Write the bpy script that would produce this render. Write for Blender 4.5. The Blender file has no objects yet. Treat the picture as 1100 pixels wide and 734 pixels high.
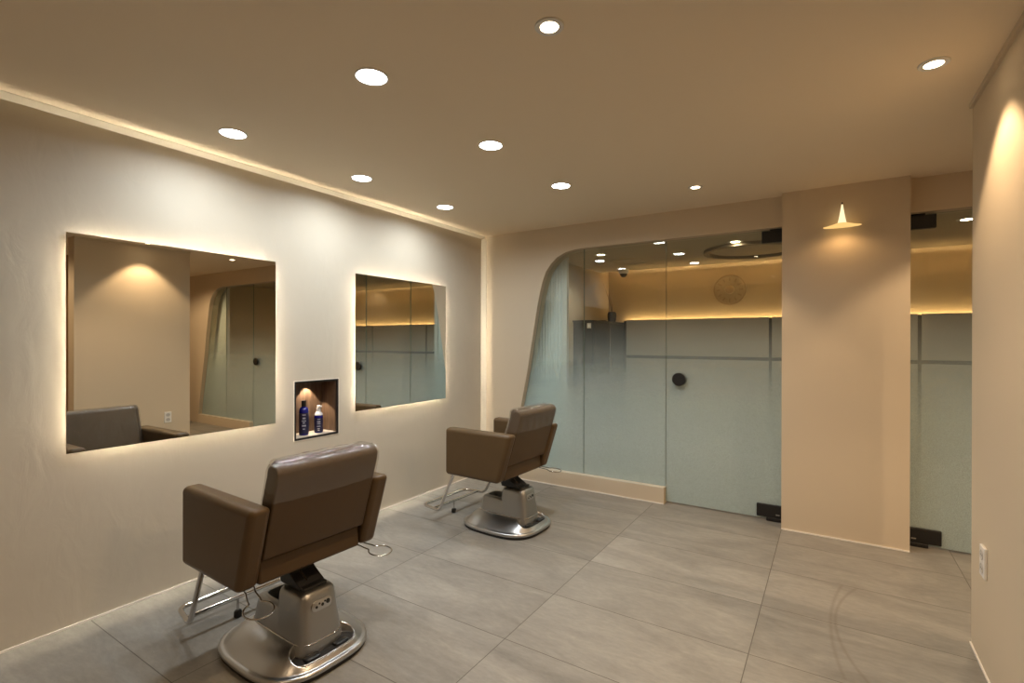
import bpy, bmesh, math, random
from math import sin, cos, pi, radians
from mathutils import Vector, Matrix

random.seed(7)
scn = bpy.context.scene
COL = scn.collection
H = 2.4
XL, YB, YG = -2.992, 4.1325, 4.19      # mirror wall, glazed wall, glass line
CX = 0.064                             # centre line of the pillar (the glazed wall is symmetric about it)

# ------------------------------------------------------------------ materials
def newmat(name):
    m = bpy.data.materials.new(name); m.use_nodes = True
    nt = m.node_tree; nt.nodes.clear()
    out = nt.nodes.new('ShaderNodeOutputMaterial')
    return m, nt, out
def N(nt, t, **kw):
    n = nt.nodes.new(t)
    for k, v in kw.items():
        if k.startswith('i_'): n.inputs[k[2:].replace('_', ' ')].default_value = v
        else: setattr(n, k, v)
    return n
def rgb(r, g, b): return (r, g, b, 1)
def math_node(nt, op, a, b=None, clamp=False):
    n = nt.nodes.new('ShaderNodeMath'); n.operation = op; n.use_clamp = clamp
    for i, v in enumerate((a, b)):
        if v is None: continue
        if isinstance(v, (int, float)): n.inputs[i].default_value = v
        else: nt.links.new(v, n.inputs[i])
    return n.outputs[0]
def simple(name, col, rough=.5, metal=0, bump=0, bscale=60, var=0, vscale=3, coat=0, aniso=0, spec=.5):
    m, nt, out = newmat(name)
    p = N(nt, 'ShaderNodeBsdfPrincipled')
    p.inputs['Base Color'].default_value = rgb(*col); p.inputs['Roughness'].default_value = rough
    p.inputs['Metallic'].default_value = metal; p.inputs['Coat Weight'].default_value = coat
    p.inputs['Coat Roughness'].default_value = .08
    p.inputs['Specular IOR Level'].default_value = spec
    if aniso: p.inputs['Anisotropic'].default_value = aniso
    tc = N(nt, 'ShaderNodeTexCoord')
    if var:
        n = N(nt, 'ShaderNodeTexNoise'); n.inputs['Scale'].default_value = vscale; n.inputs['Detail'].default_value = 5
        nt.links.new(tc.outputs['Object'], n.inputs['Vector'])
        r = N(nt, 'ShaderNodeValToRGB')
        r.color_ramp.elements[0].position = .3; r.color_ramp.elements[1].position = .7
        r.color_ramp.elements[0].color = rgb(*[c*(1-var) for c in col]); r.color_ramp.elements[1].color = rgb(*[min(1, c*(1+var)) for c in col])
        nt.links.new(n.outputs['Fac'], r.inputs['Fac']); nt.links.new(r.outputs['Color'], p.inputs['Base Color'])
    if bump:
        n = N(nt, 'ShaderNodeTexNoise'); n.inputs['Scale'].default_value = bscale; n.inputs['Detail'].default_value = 4
        nt.links.new(tc.outputs['Object'], n.inputs['Vector'])
        b = N(nt, 'ShaderNodeBump'); b.inputs['Strength'].default_value = bump; b.inputs['Distance'].default_value = .01
        nt.links.new(n.outputs['Fac'], b.inputs['Height']); nt.links.new(b.outputs['Normal'], p.inputs['Normal'])
    nt.links.new(p.outputs['BSDF'], out.inputs['Surface'])
    return m
def emit(name, col, s):
    m, nt, out = newmat(name)
    e = N(nt, 'ShaderNodeEmission'); e.inputs['Color'].default_value = rgb(*col); e.inputs['Strength'].default_value = s
    nt.links.new(e.outputs[0], out.inputs['Surface']); return m

def plaster_mat():
    m, nt, out = newmat('trowelled_plaster')
    p = N(nt, 'ShaderNodeBsdfPrincipled'); p.inputs['Roughness'].default_value = .62
    p.inputs['Specular IOR Level'].default_value = .25
    tc = N(nt, 'ShaderNodeTexCoord')
    n = N(nt, 'ShaderNodeTexNoise'); n.inputs['Scale'].default_value = 1.6; n.inputs['Detail'].default_value = 6; n.inputs['Distortion'].default_value = .6
    nt.links.new(tc.outputs['Object'], n.inputs['Vector'])
    r = N(nt, 'ShaderNodeValToRGB'); r.color_ramp.elements[0].position = .3; r.color_ramp.elements[1].position = .72
    r.color_ramp.elements[0].color = rgb(.545, .49, .40); r.color_ramp.elements[1].color = rgb(.59, .535, .44)
    nt.links.new(n.outputs['Fac'], r.inputs['Fac']); nt.links.new(r.outputs['Color'], p.inputs['Base Color'])
    mp = N(nt, 'ShaderNodeMapping'); mp.inputs['Scale'].default_value = (1, 1, .5)
    nt.links.new(tc.outputs['Object'], mp.inputs['Vector'])
    n2 = N(nt, 'ShaderNodeTexNoise'); n2.inputs['Scale'].default_value = 9; n2.inputs['Detail'].default_value = 7; n2.inputs['Distortion'].default_value = 1.2
    nt.links.new(mp.outputs[0], n2.inputs['Vector'])
    b = N(nt, 'ShaderNodeBump'); b.inputs['Strength'].default_value = .09; b.inputs['Distance'].default_value = .02
    nt.links.new(n2.outputs['Fac'], b.inputs['Height']); nt.links.new(b.outputs[0], p.inputs['Normal'])
    nt.links.new(p.outputs[0], out.inputs['Surface']); return m

def tile_mat():
    """90 x 47 cm porcelain tiles, thin dark joints, soft stone veins, two curved scuff marks"""
    m, nt, out = newmat('porcelain_tile')
    p = N(nt, 'ShaderNodeBsdfPrincipled')
    tc = N(nt, 'ShaderNodeTexCoord'); sx = N(nt, 'ShaderNodeSeparateXYZ'); nt.links.new(tc.outputs['Object'], sx.inputs[0])
    x, y = sx.outputs[0], sx.outputs[1]
    def joint(c, off, per):
        u = math_node(nt, 'DIVIDE', math_node(nt, 'SUBTRACT', c, off), per)
        cell = math_node(nt, 'FLOOR', u)
        fr = math_node(nt, 'SUBTRACT', u, cell)
        d = math_node(nt, 'MINIMUM', fr, math_node(nt, 'SUBTRACT', 1.0, fr))
        d = math_node(nt, 'MULTIPLY', d, per)
        return math_node(nt, 'LESS_THAN', d, .0019), cell
    jx, cx = joint(x, -.2962, .9394); jy, cy = joint(y, 1.8794, .4733)
    j = math_node(nt, 'MAXIMUM', jx, jy)
    # per tile tone
    wn = N(nt, 'ShaderNodeTexWhiteNoise', noise_dimensions='2D')
    cb = N(nt, 'ShaderNodeCombineXYZ'); nt.links.new(cx, cb.inputs[0]); nt.links.new(cy, cb.inputs[1]); nt.links.new(cb.outputs[0], wn.inputs[0])
    # stone veins, offset per tile, drawn out along x
    add = N(nt, 'ShaderNodeVectorMath', operation='MULTIPLY_ADD')
    nt.links.new(cb.outputs[0], add.inputs[0]); add.inputs[1].default_value = (3.7, 5.1, 0); nt.links.new(tc.outputs['Object'], add.inputs[2])
    mp = N(nt, 'ShaderNodeMapping'); mp.inputs['Scale'].default_value = (.7, 1.9, 1); mp.inputs['Rotation'].default_value = (0, 0, .25)
    nt.links.new(add.outputs[0], mp.inputs[0])
    n1 = N(nt, 'ShaderNodeTexNoise'); n1.inputs['Scale'].default_value = 2.2; n1.inputs['Detail'].default_value = 10; n1.inputs['Roughness'].default_value = .62; n1.inputs['Distortion'].default_value = 1.1
    nt.links.new(mp.outputs[0], n1.inputs['Vector'])
    n2 = N(nt, 'ShaderNodeTexNoise'); n2.inputs['Scale'].default_value = 26; n2.inputs['Detail'].default_value = 8; n2.inputs['Roughness'].default_value = .7
    nt.links.new(mp.outputs[0], n2.inputs['Vector'])
    r = N(nt, 'ShaderNodeValToRGB')
    els = r.color_ramp.elements
    els[0].position = .25; els[0].color = rgb(.152, .144, .128); els[1].position = .75; els[1].color = rgb(.385, .366, .328)
    e = els.new(.5); e.color = rgb(.262, .248, .221)
    mixf = math_node(nt, 'ADD', math_node(nt, 'MULTIPLY', n1.outputs['Fac'], .62), math_node(nt, 'MULTIPLY', n2.outputs['Fac'], .38))
    mixf = math_node(nt, 'ADD', mixf, math_node(nt, 'MULTIPLY', math_node(nt, 'SUBTRACT', wn.outputs[0], .5), .07))
    nt.links.new(mixf, r.inputs[0])
    # scuffs: arcs of circles
    def arc(ccx, ccy, rad, w, y0, y1, s):
        dx = math_node(nt, 'SUBTRACT', x, ccx); dy = math_node(nt, 'SUBTRACT', y, ccy)
        d = math_node(nt, 'SQRT', math_node(nt, 'ADD', math_node(nt, 'MULTIPLY', dx, dx), math_node(nt, 'MULTIPLY', dy, dy)))
        d = math_node(nt, 'ABSOLUTE', math_node(nt, 'SUBTRACT', d, rad))
        a = math_node(nt, 'SUBTRACT', 1.0, math_node(nt, 'DIVIDE', d, w), True)
        a = math_node(nt, 'MULTIPLY', a, math_node(nt, 'GREATER_THAN', y, y0)); a = math_node(nt, 'MULTIPLY', a, math_node(nt, 'LESS_THAN', y, y1))
        a = math_node(nt, 'MULTIPLY', a, math_node(nt, 'LESS_THAN', x, ccx))
        return math_node(nt, 'MULTIPLY', a, s)
    sc = math_node(nt, 'MAXIMUM', arc(2.1, 2.83, 2.099, .012, 2.38, 3.3, .45), arc(1.02, 2.86, 1.0, .011, 2.4, 3.3, .5))
    sc = math_node(nt, 'MULTIPLY', sc, math_node(nt, 'MULTIPLY', n2.outputs['Fac'], 1.5))
    mk = N(nt, 'ShaderNodeMix', data_type='RGBA'); nt.links.new(sc, mk.inputs['Factor'])
    nt.links.new(r.outputs[0], mk.inputs[6]); mk.inputs[7].default_value = rgb(.14, .11, .085)
    mj = N(nt, 'ShaderNodeMix', data_type='RGBA'); nt.links.new(j, mj.inputs['Factor'])
    nt.links.new(mk.outputs[2], mj.inputs[6]); mj.inputs[7].default_value = rgb(.10, .088, .072)
    nt.links.new(mj.outputs[2], p.inputs['Base Color'])
    ro = math_node(nt, 'ADD', .36, math_node(nt, 'MULTIPLY', n2.outputs['Fac'], .2)); nt.links.new(ro, p.inputs['Roughness'])
    p.inputs['Specular IOR Level'].default_value = .45
    b = N(nt, 'ShaderNodeBump'); b.inputs['Strength'].default_value = .12; b.inputs['Distance'].default_value = .004
    hgt = math_node(nt, 'SUBTRACT', math_node(nt, 'MULTIPLY', n2.outputs['Fac'], .5), j); nt.links.new(hgt, b.inputs['Height'])
    nt.links.new(b.outputs[0], p.inputs['Normal'])
    nt.links.new(p.outputs[0], out.inputs['Surface']); return m

def glass_mat(name, film=True, tint=(.93, .965, .945)):
    """clear pane (Schlick mirror + straight transmission); film = frost printed as fine dots, dense low down and thinning out upwards"""
    m, nt, out = newmat(name)
    tr = N(nt, 'ShaderNodeBsdfTransparent'); tr.inputs[0].default_value = rgb(*tint)
    gl = N(nt, 'ShaderNodeBsdfGlossy'); gl.inputs['Roughness'].default_value = 0.0; gl.inputs[0].default_value = rgb(1, 1, 1)
    lw = N(nt, 'ShaderNodeLayerWeight'); lw.inputs[0].default_value = .5
    f5 = math_node(nt, 'POWER', lw.outputs['Facing'], 5.0)
    fr = math_node(nt, 'ADD', .04, math_node(nt, 'MULTIPLY', f5, .96))
    base = tr.outputs[0]
    if film:
        d = N(nt, 'ShaderNodeBsdfDiffuse'); d.inputs[0].default_value = rgb(.70, .82, .82)
        t = N(nt, 'ShaderNodeBsdfTranslucent'); t.inputs[0].default_value = rgb(.70, .82, .82)
        ms = N(nt, 'ShaderNodeMixShader'); ms.inputs[0].default_value = .5
        nt.links.new(d.outputs[0], ms.inputs[1]); nt.links.new(t.outputs[0], ms.inputs[2])
        tc = N(nt, 'ShaderNodeTexCoord'); sx = N(nt, 'ShaderNodeSeparateXYZ'); nt.links.new(tc.outputs['Object'], sx.inputs[0])
        mr = N(nt, 'ShaderNodeMapRange', interpolation_type='SMOOTHSTEP')
        nt.links.new(sx.outputs[2], mr.inputs[0])
        mr.inputs[1].default_value = .40; mr.inputs[2].default_value = 1.58; mr.inputs[3].default_value = FILM; mr.inputs[4].default_value = 0
        sc_ = N(nt, 'ShaderNodeVectorMath', operation='SCALE'); sc_.inputs[3].default_value = 900; nt.links.new(tc.outputs['Object'], sc_.inputs[0])
        fl = N(nt, 'ShaderNodeVectorMath', operation='FLOOR'); nt.links.new(sc_.outputs[0], fl.inputs[0])
        wn = N(nt, 'ShaderNodeTexWhiteNoise', noise_dimensions='3D'); nt.links.new(fl.outputs[0], wn.inputs[0])
        dots = math_node(nt, 'MULTIPLY', mr.outputs[0], math_node(nt, 'ADD', .5, wn.outputs[0]))
        mx = N(nt, 'ShaderNodeMixShader'); nt.links.new(dots, mx.inputs[0])
        nt.links.new(tr.outputs[0], mx.inputs[1]); nt.links.new(ms.outputs[0], mx.inputs[2])
        base = mx.outputs[0]
    mg = N(nt, 'ShaderNodeMixShader'); nt.links.new(fr, mg.inputs[0]); nt.links.new(base, mg.inputs[1]); nt.links.new(gl.outputs[0], mg.inputs[2])
    nt.links.new(mg.outputs[0], out.inputs['Surface']); return m
FILM = .68

def plastic_mat():
    m, nt, out = newmat('clear_plastic_cover')
    tr = N(nt, 'ShaderNodeBsdfTransparent'); tr.inputs[0].default_value = rgb(.93, .92, .91)
    gl = N(nt, 'ShaderNodeBsdfGlossy'); gl.inputs['Roughness'].default_value = .07; gl.inputs[0].default_value = rgb(1, 1, 1)
    df = N(nt, 'ShaderNodeBsdfDiffuse'); df.inputs[0].default_value = rgb(.75, .72, .70)
    tc = N(nt, 'ShaderNodeTexCoord')
    mp = N(nt, 'ShaderNodeMapping'); mp.inputs['Scale'].default_value = (2.2, 1, 1.2); nt.links.new(tc.outputs['Object'], mp.inputs[0])
    n = N(nt, 'ShaderNodeTexNoise'); n.inputs['Scale'].default_value = 7; n.inputs['Detail'].default_value = 4; n.inputs['Distortion'].default_value = 1.0
    nt.links.new(mp.outputs[0], n.inputs['Vector'])
    b = N(nt, 'ShaderNodeBump'); b.inputs['Strength'].default_value = .5; b.inputs['Distance'].default_value = .02
    nt.links.new(n.outputs['Fac'], b.inputs['Height']); nt.links.new(b.outputs[0], gl.inputs['Normal'])
    lw = N(nt, 'ShaderNodeLayerWeight'); lw.inputs[0].default_value = .5
    fr = math_node(nt, 'ADD', .05, math_node(nt, 'MULTIPLY', math_node(nt, 'POWER', lw.outputs['Facing'], 5.0), .75))
    m1 = N(nt, 'ShaderNodeMixShader'); m1.inputs[0].default_value = .035
    nt.links.new(tr.outputs[0], m1.inputs[1]); nt.links.new(df.outputs[0], m1.inputs[2])
    m2 = N(nt, 'ShaderNodeMixShader'); nt.links.new(fr, m2.inputs[0]); nt.links.new(m1.outputs[0], m2.inputs[1]); nt.links.new(gl.outputs[0], m2.inputs[2])
    nt.links.new(m2.outputs[0], out.inputs['Surface']); return m

def wood_mat(name, c0, c1):
    m, nt, out = newmat(name)
    p = N(nt, 'ShaderNodeBsdfPrincipled'); p.inputs['Roughness'].default_value = .5
    tc = N(nt, 'ShaderNodeTexCoord'); mp = N(nt, 'ShaderNodeMapping'); mp.inputs['Scale'].default_value = (14, 14, 1.2)
    nt.links.new(tc.outputs['Object'], mp.inputs[0])
    n = N(nt, 'ShaderNodeTexNoise'); n.inputs['Scale'].default_value = 4; n.inputs['Detail'].default_value = 8; n.inputs['Distortion'].default_value = .8
    nt.links.new(mp.outputs[0], n.inputs['Vector'])
    r = N(nt, 'ShaderNodeValToRGB'); r.color_ramp.elements[0].position = .3; r.color_ramp.elements[1].position = .7
    r.color_ramp.elements[0].color = rgb(*c0); r.color_ramp.elements[1].color = rgb(*c1)
    nt.links.new(n.outputs['Fac'], r.inputs[0]); nt.links.new(r.outputs[0], p.inputs['Base Color'])
    nt.links.new(p.outputs[0], out.inputs['Surface']); return m

M = {}
M['plaster'] = plaster_mat()
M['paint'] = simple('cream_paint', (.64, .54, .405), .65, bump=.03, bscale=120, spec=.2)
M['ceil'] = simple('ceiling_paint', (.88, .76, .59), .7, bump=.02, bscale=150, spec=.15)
M['trim'] = simple('pale_trim_paint', (.66, .60, .49), .5)
M['bead'] = simple('white_joint_bead', (.85, .80, .72), .5)
M['tile'] = tile_mat()
M['leather'] = simple('taupe_leather', (.100, .062, .028), .40, spec=.3, bump=.04, bscale=420, var=.05, vscale=8)
M['leather_back'] = simple('taupe_leather_shell', (.084, .051, .023), .44, spec=.3, bump=.04, bscale=420)
M['satin'] = simple('satin_nickel', (.54, .54, .54), .30, 1, bump=.012, bscale=240)
M['satin_hub'] = simple('satin_nickel_cast', (.38, .38, .375), .36, 1, bump=.012, bscale=240)
M['chrome'] = simple('polished_chrome', (.62, .60, .58), .09, 1)
M['black'] = simple('black_plastic', (.012, .012, .012), .38)
M['blackmetal'] = simple('black_powder_coat', (.010, .009, .009), .45)
M['rubber'] = simple('black_rubber', (.015, .014, .013), .6)
M['white'] = simple('white_plastic', (.80, .78, .74), .35)
M['socketgrey'] = simple('grey_socket_plastic', (.30, .285, .26), .4)
M['outletface'] = simple('pale_grey_outlet', (.55, .53, .50), .4)
M['glass'] = glass_mat('frost_gradient_glass')
M['edge'] = simple('green_glass_edge', (.20, .27, .23), .2)
M['mirror'] = simple('silvered_mirror', (.80, .80, .76), .0, 1)
M['plastic'] = plastic_mat()
M['walnut'] = wood_mat('walnut_laminate', (.070, .042, .026), (.155, .098, .062))
M['oak'] = wood_mat('warm_wood_laminate', (.20, .11, .045), (.30, .17, .075))
M['nichefloor'] = simple('pale_stone_shelf', (.62, .55, .46), .4)
M['navy'] = simple('navy_plastic_bottle', (.010, .012, .16), .16, coat=.5)
M['label'] = simple('dark_navy_label', (.012, .012, .045), .4)
M['print'] = simple('silver_print', (.55, .55, .62), .4)
M['clearcap'] = simple('milky_cap', (.70, .70, .70), .15, coat=.4)
M['panel'] = simple('taupe_wall_panel', (.44, .41, .35), .55)
M['groove'] = simple('dark_joint', (.05, .045, .04), .6)
M['darkcab'] = simple('charcoal_cabinet', (.028, .028, .028), .45)
M['curtain'] = simple('white_blind_fabric', (.90, .92, .90), .8)
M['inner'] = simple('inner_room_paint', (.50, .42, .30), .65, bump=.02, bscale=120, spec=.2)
M['clock'] = simple('bronze_clock_relief', (.36, .29, .20), .5)
M['ringdark'] = simple('taupe_moulding', (.25, .195, .135), .6)
M['vase'] = simple('black_ceramic', (.015, .013, .012), .5)
M['twig'] = simple('dry_twig', (.09, .055, .03), .8)
M['cool_lens'] = emit('cool_lamp_lens', (.93, .97, 1.0), 30)
M['warm_lens'] = emit('warm_lamp_lens', (1.0, .80, .52), 22)
M['led'] = emit('warm_white_led', (1.0, .87, .65), 235)
M['amber_led'] = emit('amber_led', (1.0, .62, .27), 30)
M['cove_led'] = emit('cove_amber_led', (1.0, .66, .32), 75)
M['shade'] = emit('glowing_lamp_brim', (1.0, .60, .20), .85)
M['shade_core'] = emit('glowing_lamp_spire', (1.0, .76, .42), 1.15)

# ------------------------------------------------------------------ helpers
def finish(o, smooth=None, bevel=0, seg=3):
    me = o.data
    if bevel:
        b = o.modifiers.new('soft_edge', 'BEVEL'); b.width = bevel; b.segments = seg; b.limit_method = 'ANGLE'; b.angle_limit = radians(35)
    if smooth:
        for p in me.polygons: p.use_smooth = True
        me.set_sharp_from_angle(angle=radians(smooth))
    return o
def obj(name, bm, mat, parent=None, smooth=None, bevel=0, seg=3):
    bmesh.ops.recalc_face_normals(bm, faces=bm.faces)
    me = bpy.data.meshes.new(name); bm.to_mesh(me); bm.free()
    o = bpy.data.objects.new(name, me); COL.objects.link(o)
    for mm in (mat if isinstance(mat, (list, tuple)) else [mat]): me.materials.append(mm)
    if parent is not None: o.parent = parent
    return finish(o, smooth, bevel, seg)
def tag(o, label, cat=None, group=None, kind=None):
    o['label'] = label
    if cat: o['category'] = cat
    if group: o['group'] = group
    if kind: o['kind'] = kind
    return o
def thing(name, label, cat, loc=(0, 0, 0), rz=0, group=None, kind=None):
    o = bpy.data.objects.new(name, None); COL.objects.link(o); o.empty_display_size = .1
    o.location = loc; o.rotation_euler = (0, 0, rz)
    return tag(o, label, cat, group, kind)
def struct(o, label, cat): return tag(o, label, cat, kind='structure')
def BM(): return bmesh.new()
def box(bm, x0, x1, y0, y1, z0, z1, mi=0):
    v = [bm.verts.new((x, y, z)) for x in (x0, x1) for y in (y0, y1) for z in (z0, z1)]
    fs = [(0, 1, 3, 2), (4, 6, 7, 5), (0, 4, 5, 1), (2, 3, 7, 6), (0, 2, 6, 4), (1, 5, 7, 3)]
    for f in fs:
        ff = bm.faces.new([v[i] for i in f]); ff.material_index = mi
    return v
def loft(bm, rings, cap0=True, cap1=True, closed=True, mi=0):
    vs = [[bm.verts.new(p) for p in r] for r in rings]
    n = len(vs[0]); fs = []
    for a, b in zip(vs[:-1], vs[1:]):
        for i in range(n if closed else n-1):
            fs.append(bm.faces.new((a[i], a[(i+1) % n], b[(i+1) % n], b[i])))
    if cap0: fs.append(bm.faces.new(vs[0][::-1]))
    if cap1: fs.append(bm.faces.new(vs[-1]))
    for f in fs: f.material_index = mi
    return vs
def sell(cx, cy, a, b, n, z, seg=64):
    r = []
    for i in range(seg):
        t = 2*pi*i/seg; c, s = cos(t), sin(t)
        r.append((cx+a*math.copysign(abs(c)**(2/n), c), cy+b*math.copysign(abs(s)**(2/n), s), z))
    return r
def lathe(bm, prof, seg=32, c=(0, 0, 0), axis='z', cap0=True, cap1=True, mi=0):
    rings = []
    for r, h in prof:
        rg = []
        for i in range(seg):
            t = 2*pi*i/seg; u, v = r*cos(t), r*sin(t)
            if axis == 'z': rg.append((c[0]+u, c[1]+v, c[2]+h))
            elif axis == 'y': rg.append((c[0]+u, c[1]+h, c[2]+v))
            else: rg.append((c[0]+h, c[1]+u, c[2]+v))
        rings.append(rg)
    return loft(bm, rings, cap0, cap1, mi=mi)
def prism(bm, pts, lo, hi, axis='y', mi=0):
    def P(u, v, w): return {'y': (u, w, v), 'x': (w, u, v), 'z': (u, v, w)}[axis]
    a = [bm.verts.new(P(u, v, lo)) for u, v in pts]; b = [bm.verts.new(P(u, v, hi)) for u, v in pts]
    n = len(pts)
    fs = [bm.faces.new(a), bm.faces.new(b[::-1])]
    for i in range(n): fs.append(bm.faces.new((a[i], b[i], b[(i+1) % n], a[(i+1) % n])))
    for f in fs: f.material_index = mi
    bmesh.ops.recalc_face_normals(bm, faces=bm.faces); bm.normal_update()
    return fs
def smooth_path(pts, rad, seg=6):
    """polyline with rounded corners"""
    pts = [Vector(p) for p in pts]; out = [pts[0]]
    for a, b, c in zip(pts[:-2], pts[1:-1], pts[2:]):
        r = min(rad, (b-a).length*.49, (c-b).length*.49)
        p0 = b+(a-b).normalized()*r; p1 = b+(c-b).normalized()*r
        for i in range(seg+1):
            t = i/seg; out.append(p0.lerp(b, t).lerp(b.lerp(p1, t), t))
    out.append(pts[-1]); return out
def tube(bm, pts, r, seg=10, closed=False):
    pts = [Vector(p) for p in pts]; n = len(pts); rings = []
    prev = None
    for i in range(n):
        if closed: t = pts[(i+1) % n]-pts[i-1]
        else: t = pts[min(i+1, n-1)]-pts[max(i-1, 0)]
        t.normalize()
        if prev is None:
            u = t.cross(Vector((0, 0, 1)))
            if u.length < .05: u = t.cross(Vector((1, 0, 0)))
        else: u = prev-t*prev.dot(t)
        u.normalize(); prev = u; w = t.cross(u)
        rr = r[i] if isinstance(r, (list, tuple)) else r
        rings.append([pts[i]+(u*cos(2*pi*k/seg)+w*sin(2*pi*k/seg))*rr for k in range(seg)])
    if closed: rings.append(rings[0])
    loft(bm, rings, not closed, not closed)
    if closed: bmesh.ops.remove_doubles(bm, verts=bm.verts, dist=1e-5)
def copy_tree(o, parent=None):
    c = o.copy(); COL.objects.link(c)
    if parent is not None: c.parent = parent
    for ch in list(o.children): copy_tree(ch, c)
    return c
def lamp(name, kind, loc, power, col, parent=None, **kw):
    l = bpy.data.lights.new(name, kind); l.energy = power; l.color = col
    for k, v in kw.items(): setattr(l, k, v)
    o = bpy.data.objects.new(name, l); COL.objects.link(o); o.location = loc
    if parent is not None: o.parent = parent
    return o

# ------------------------------------------------------------------ the room
XR, YR0, YR1 = .528, 1.885, 2.972          # right partition
XE, Y0, YI = 3.7, -1.9, 7.62               # far ends of the shell
bm = BM(); box(bm, XL-.3, XE+.1, Y0-.1, YI+.2, -.12, 0)
struct(obj('floor', bm, M['tile']), 'grey beige large format stone tiles with thin dark joints', 'floor')
bm = BM(); box(bm, XL-.3, XE+.1, Y0-.1, YB+.14, H, H+.1)
struct(obj('ceiling', bm, M['ceil']), 'smooth cream salon ceiling dotted with round downlights', 'ceiling')
# mirror wall with the niche opening
NY0, NY1, NZ0, NZ1 = 2.012, 2.363, .674, 1.068
bm = BM()
for a in ((Y0, NY0, 0, H), (NY1, YB+.14, 0, H), (NY0, NY1, 0, NZ0), (NY0, NY1, NZ1, H)):
    box(bm, XL-.22, XL, a[0], a[1], a[2], a[3])
struct(obj('wall_left', bm, M['plaster']), 'cream trowelled plaster wall carrying the two lit mirrors', 'wall')
# glazed wall: solid with an arched opening
ARCH = [(-2.655, .13), (-2.60, .40), (-2.535, .70), (-2.46, 1.06), (-2.405, 1.38), (-2.355, 1.66), (-2.325, 1.80), (-2.298, 1.90), (-2.262, 1.99), (-2.21, 2.06), (-2.14, 2.12), (-2.06, 2.155), (-1.97, 2.172), (-1.88, 2.178)]
PX0, PX1 = -.297, .425                      # pillar faces
JX, SX = -1.156, -1.897                     # door joint, pane joint
TOP = 2.178
def mx(x, s): return x if s > 0 else 2*CX-x
for s, nm, lab in ((1, 'wall_back', 'cream wall around the arched glass front left of the pillar'), (-1, 'wall_back_right', 'cream wall around the mirrored arched glass front right of the pillar')):
    outer = XL-.2 if s > 0 else 2*CX-XE
    pts = [(outer, 0), (JX, 0), (JX, .13)]+ARCH+[(PX0, TOP), (PX0, H), (outer, H)]
    bm = BM(); prism(bm, [(mx(x, s), z) for x, z in pts], YB, YB+.14)
    bmesh.ops.triangulate(bm, faces=[f for f in bm.faces if len(f.verts) > 4])
    struct(obj(nm, bm, M['paint']), lab, 'wall')
bm = BM(); box(bm, PX0, PX1, 4.0445, YB+.14, 0, H)
struct(obj('wall_pillar', bm, M['paint']), 'cream rectangular pillar between the two glass doors, wall lamp on it', 'pillar')
bm = BM(); box(bm, XR, XR+.16, YR0, YR1, 0, H)
struct(obj('wall_right', bm, M['paint']), 'cream partition at the right edge with a socket low down', 'wall')
bm = BM(); box(bm, XL-.2, XE, Y0-.1, Y0, 0, H)
struct(obj('wall_front', bm, M['paint']), 'cream wall behind the viewer', 'wall')
bm = BM(); box(bm, XE, XE+.1, Y0-.1, YI+.2, 0, H+.14)
struct(obj('wall_end', bm, M['paint']), 'cream wall far right beyond the partition', 'wall')
bm = BM(); box(bm, 2.05, 2.15, 1.2, 2.62, 0, H)
struct(obj('wall_entry', bm, M['oak']), 'warm wooden wall glimpsed at the left edge of the large mirror', 'wall')

# trims
bm = BM(); prism(bm, [(XL, H), (XL, H-.026), (XL+.003, H-.026), (XL+.029, H-.003), (XL+.029, H)], Y0, YB, axis='y')
struct(obj('trim_1', bm, M['trim']), 'pale straight moulding between mirror wall and ceiling', 'trim')
bm = BM(); prism(bm, [(XL, YB), (XL, YB-.030), (XL+.004, YB-.030), (XL+.046, YB-.004), (XL+.046, YB)], 0, H-.026, axis='z')
struct(obj('trim_2', bm, M['trim']), 'pale upright moulding in the far left corner', 'trim')
bm = BM(); box(bm, XR-.012, XR, YR0, YR1, H-.022, H)
struct(obj('trim_3', bm, M['paint']), 'thin cream moulding along the top of the right partition', 'trim')
def bead(nm, lab, x0, x1, y0, y1):
    bm = BM(); box(bm, x0, x1, y0, y1, 0, .009)
    struct(obj(nm, bm, M['bead']), lab, 'baseboard')
bead('baseboard_left', 'thin white bead where mirror wall meets the tiles', XL, XL+.006, Y0, YB-.03)
bead('baseboard_pillar', 'thin white bead at the foot of the pillar', PX0, PX1, 4.0385, 4.0445)
bead('baseboard_right', 'thin white bead at the foot of the right partition', XR-.006, XR, YR0, YR1)
bead('baseboard_back', 'thin white bead under the raised sill of the left arch', XL+.045, JX, YB-.006, YB)

# sill capping the low plinth of each arch
for s, n, lab in ((1, 4, 'left'), (-1, 5, 'right')):
    xs = sorted((mx(-2.65, s), mx(JX, s)))
    bm = BM(); box(bm, xs[0], xs[1], YB, YB+.14, .13, .134)
    struct(obj('trim_%d' % n, bm, M['trim']), 'pale sill capping the low plinth of the %s arch' % lab, 'sill')

# ------------------------------------------------------------------ glazing
def pane_mesh(pts, s, parent=None, name='pane'):
    bm = BM(); prism(bm, [(mx(x, s), z) for x, z in pts], YG, YG+.010)
    # green polished edges
    for f in bm.faces:
        f.normal_update()
        if abs(f.normal.y) < .5: f.material_index = 1
    bmesh.ops.triangulate(bm, faces=[f for f in bm.faces if len(f.verts) > 4])
    return obj(name, bm, [M['glass'], M['edge']], parent)
g = .0022
wn = 1
for s, side in ((1, 'left'), (-1, 'right')):
    o = pane_mesh([(SX-g, .134), (SX-g, TOP-.001)]+[(min(x, SX-g), z) for x, z in ARCH[::-1]][1:-1]+[(-2.652, .134)], s, name='window_%d' % wn)
    struct(o, 'fixed frosted glass pane with curved outer edge in the %s arch' % side, 'glass panel'); wn += 1
    o = pane_mesh([(SX+g, .134), (JX-g, .134), (JX-g, TOP-.001), (SX+g, TOP-.001)], s, name='window_%d' % wn)
    struct(o, 'straight fixed frosted glass pane beside the door of the %s arch' % side, 'glass panel'); wn += 1

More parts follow.
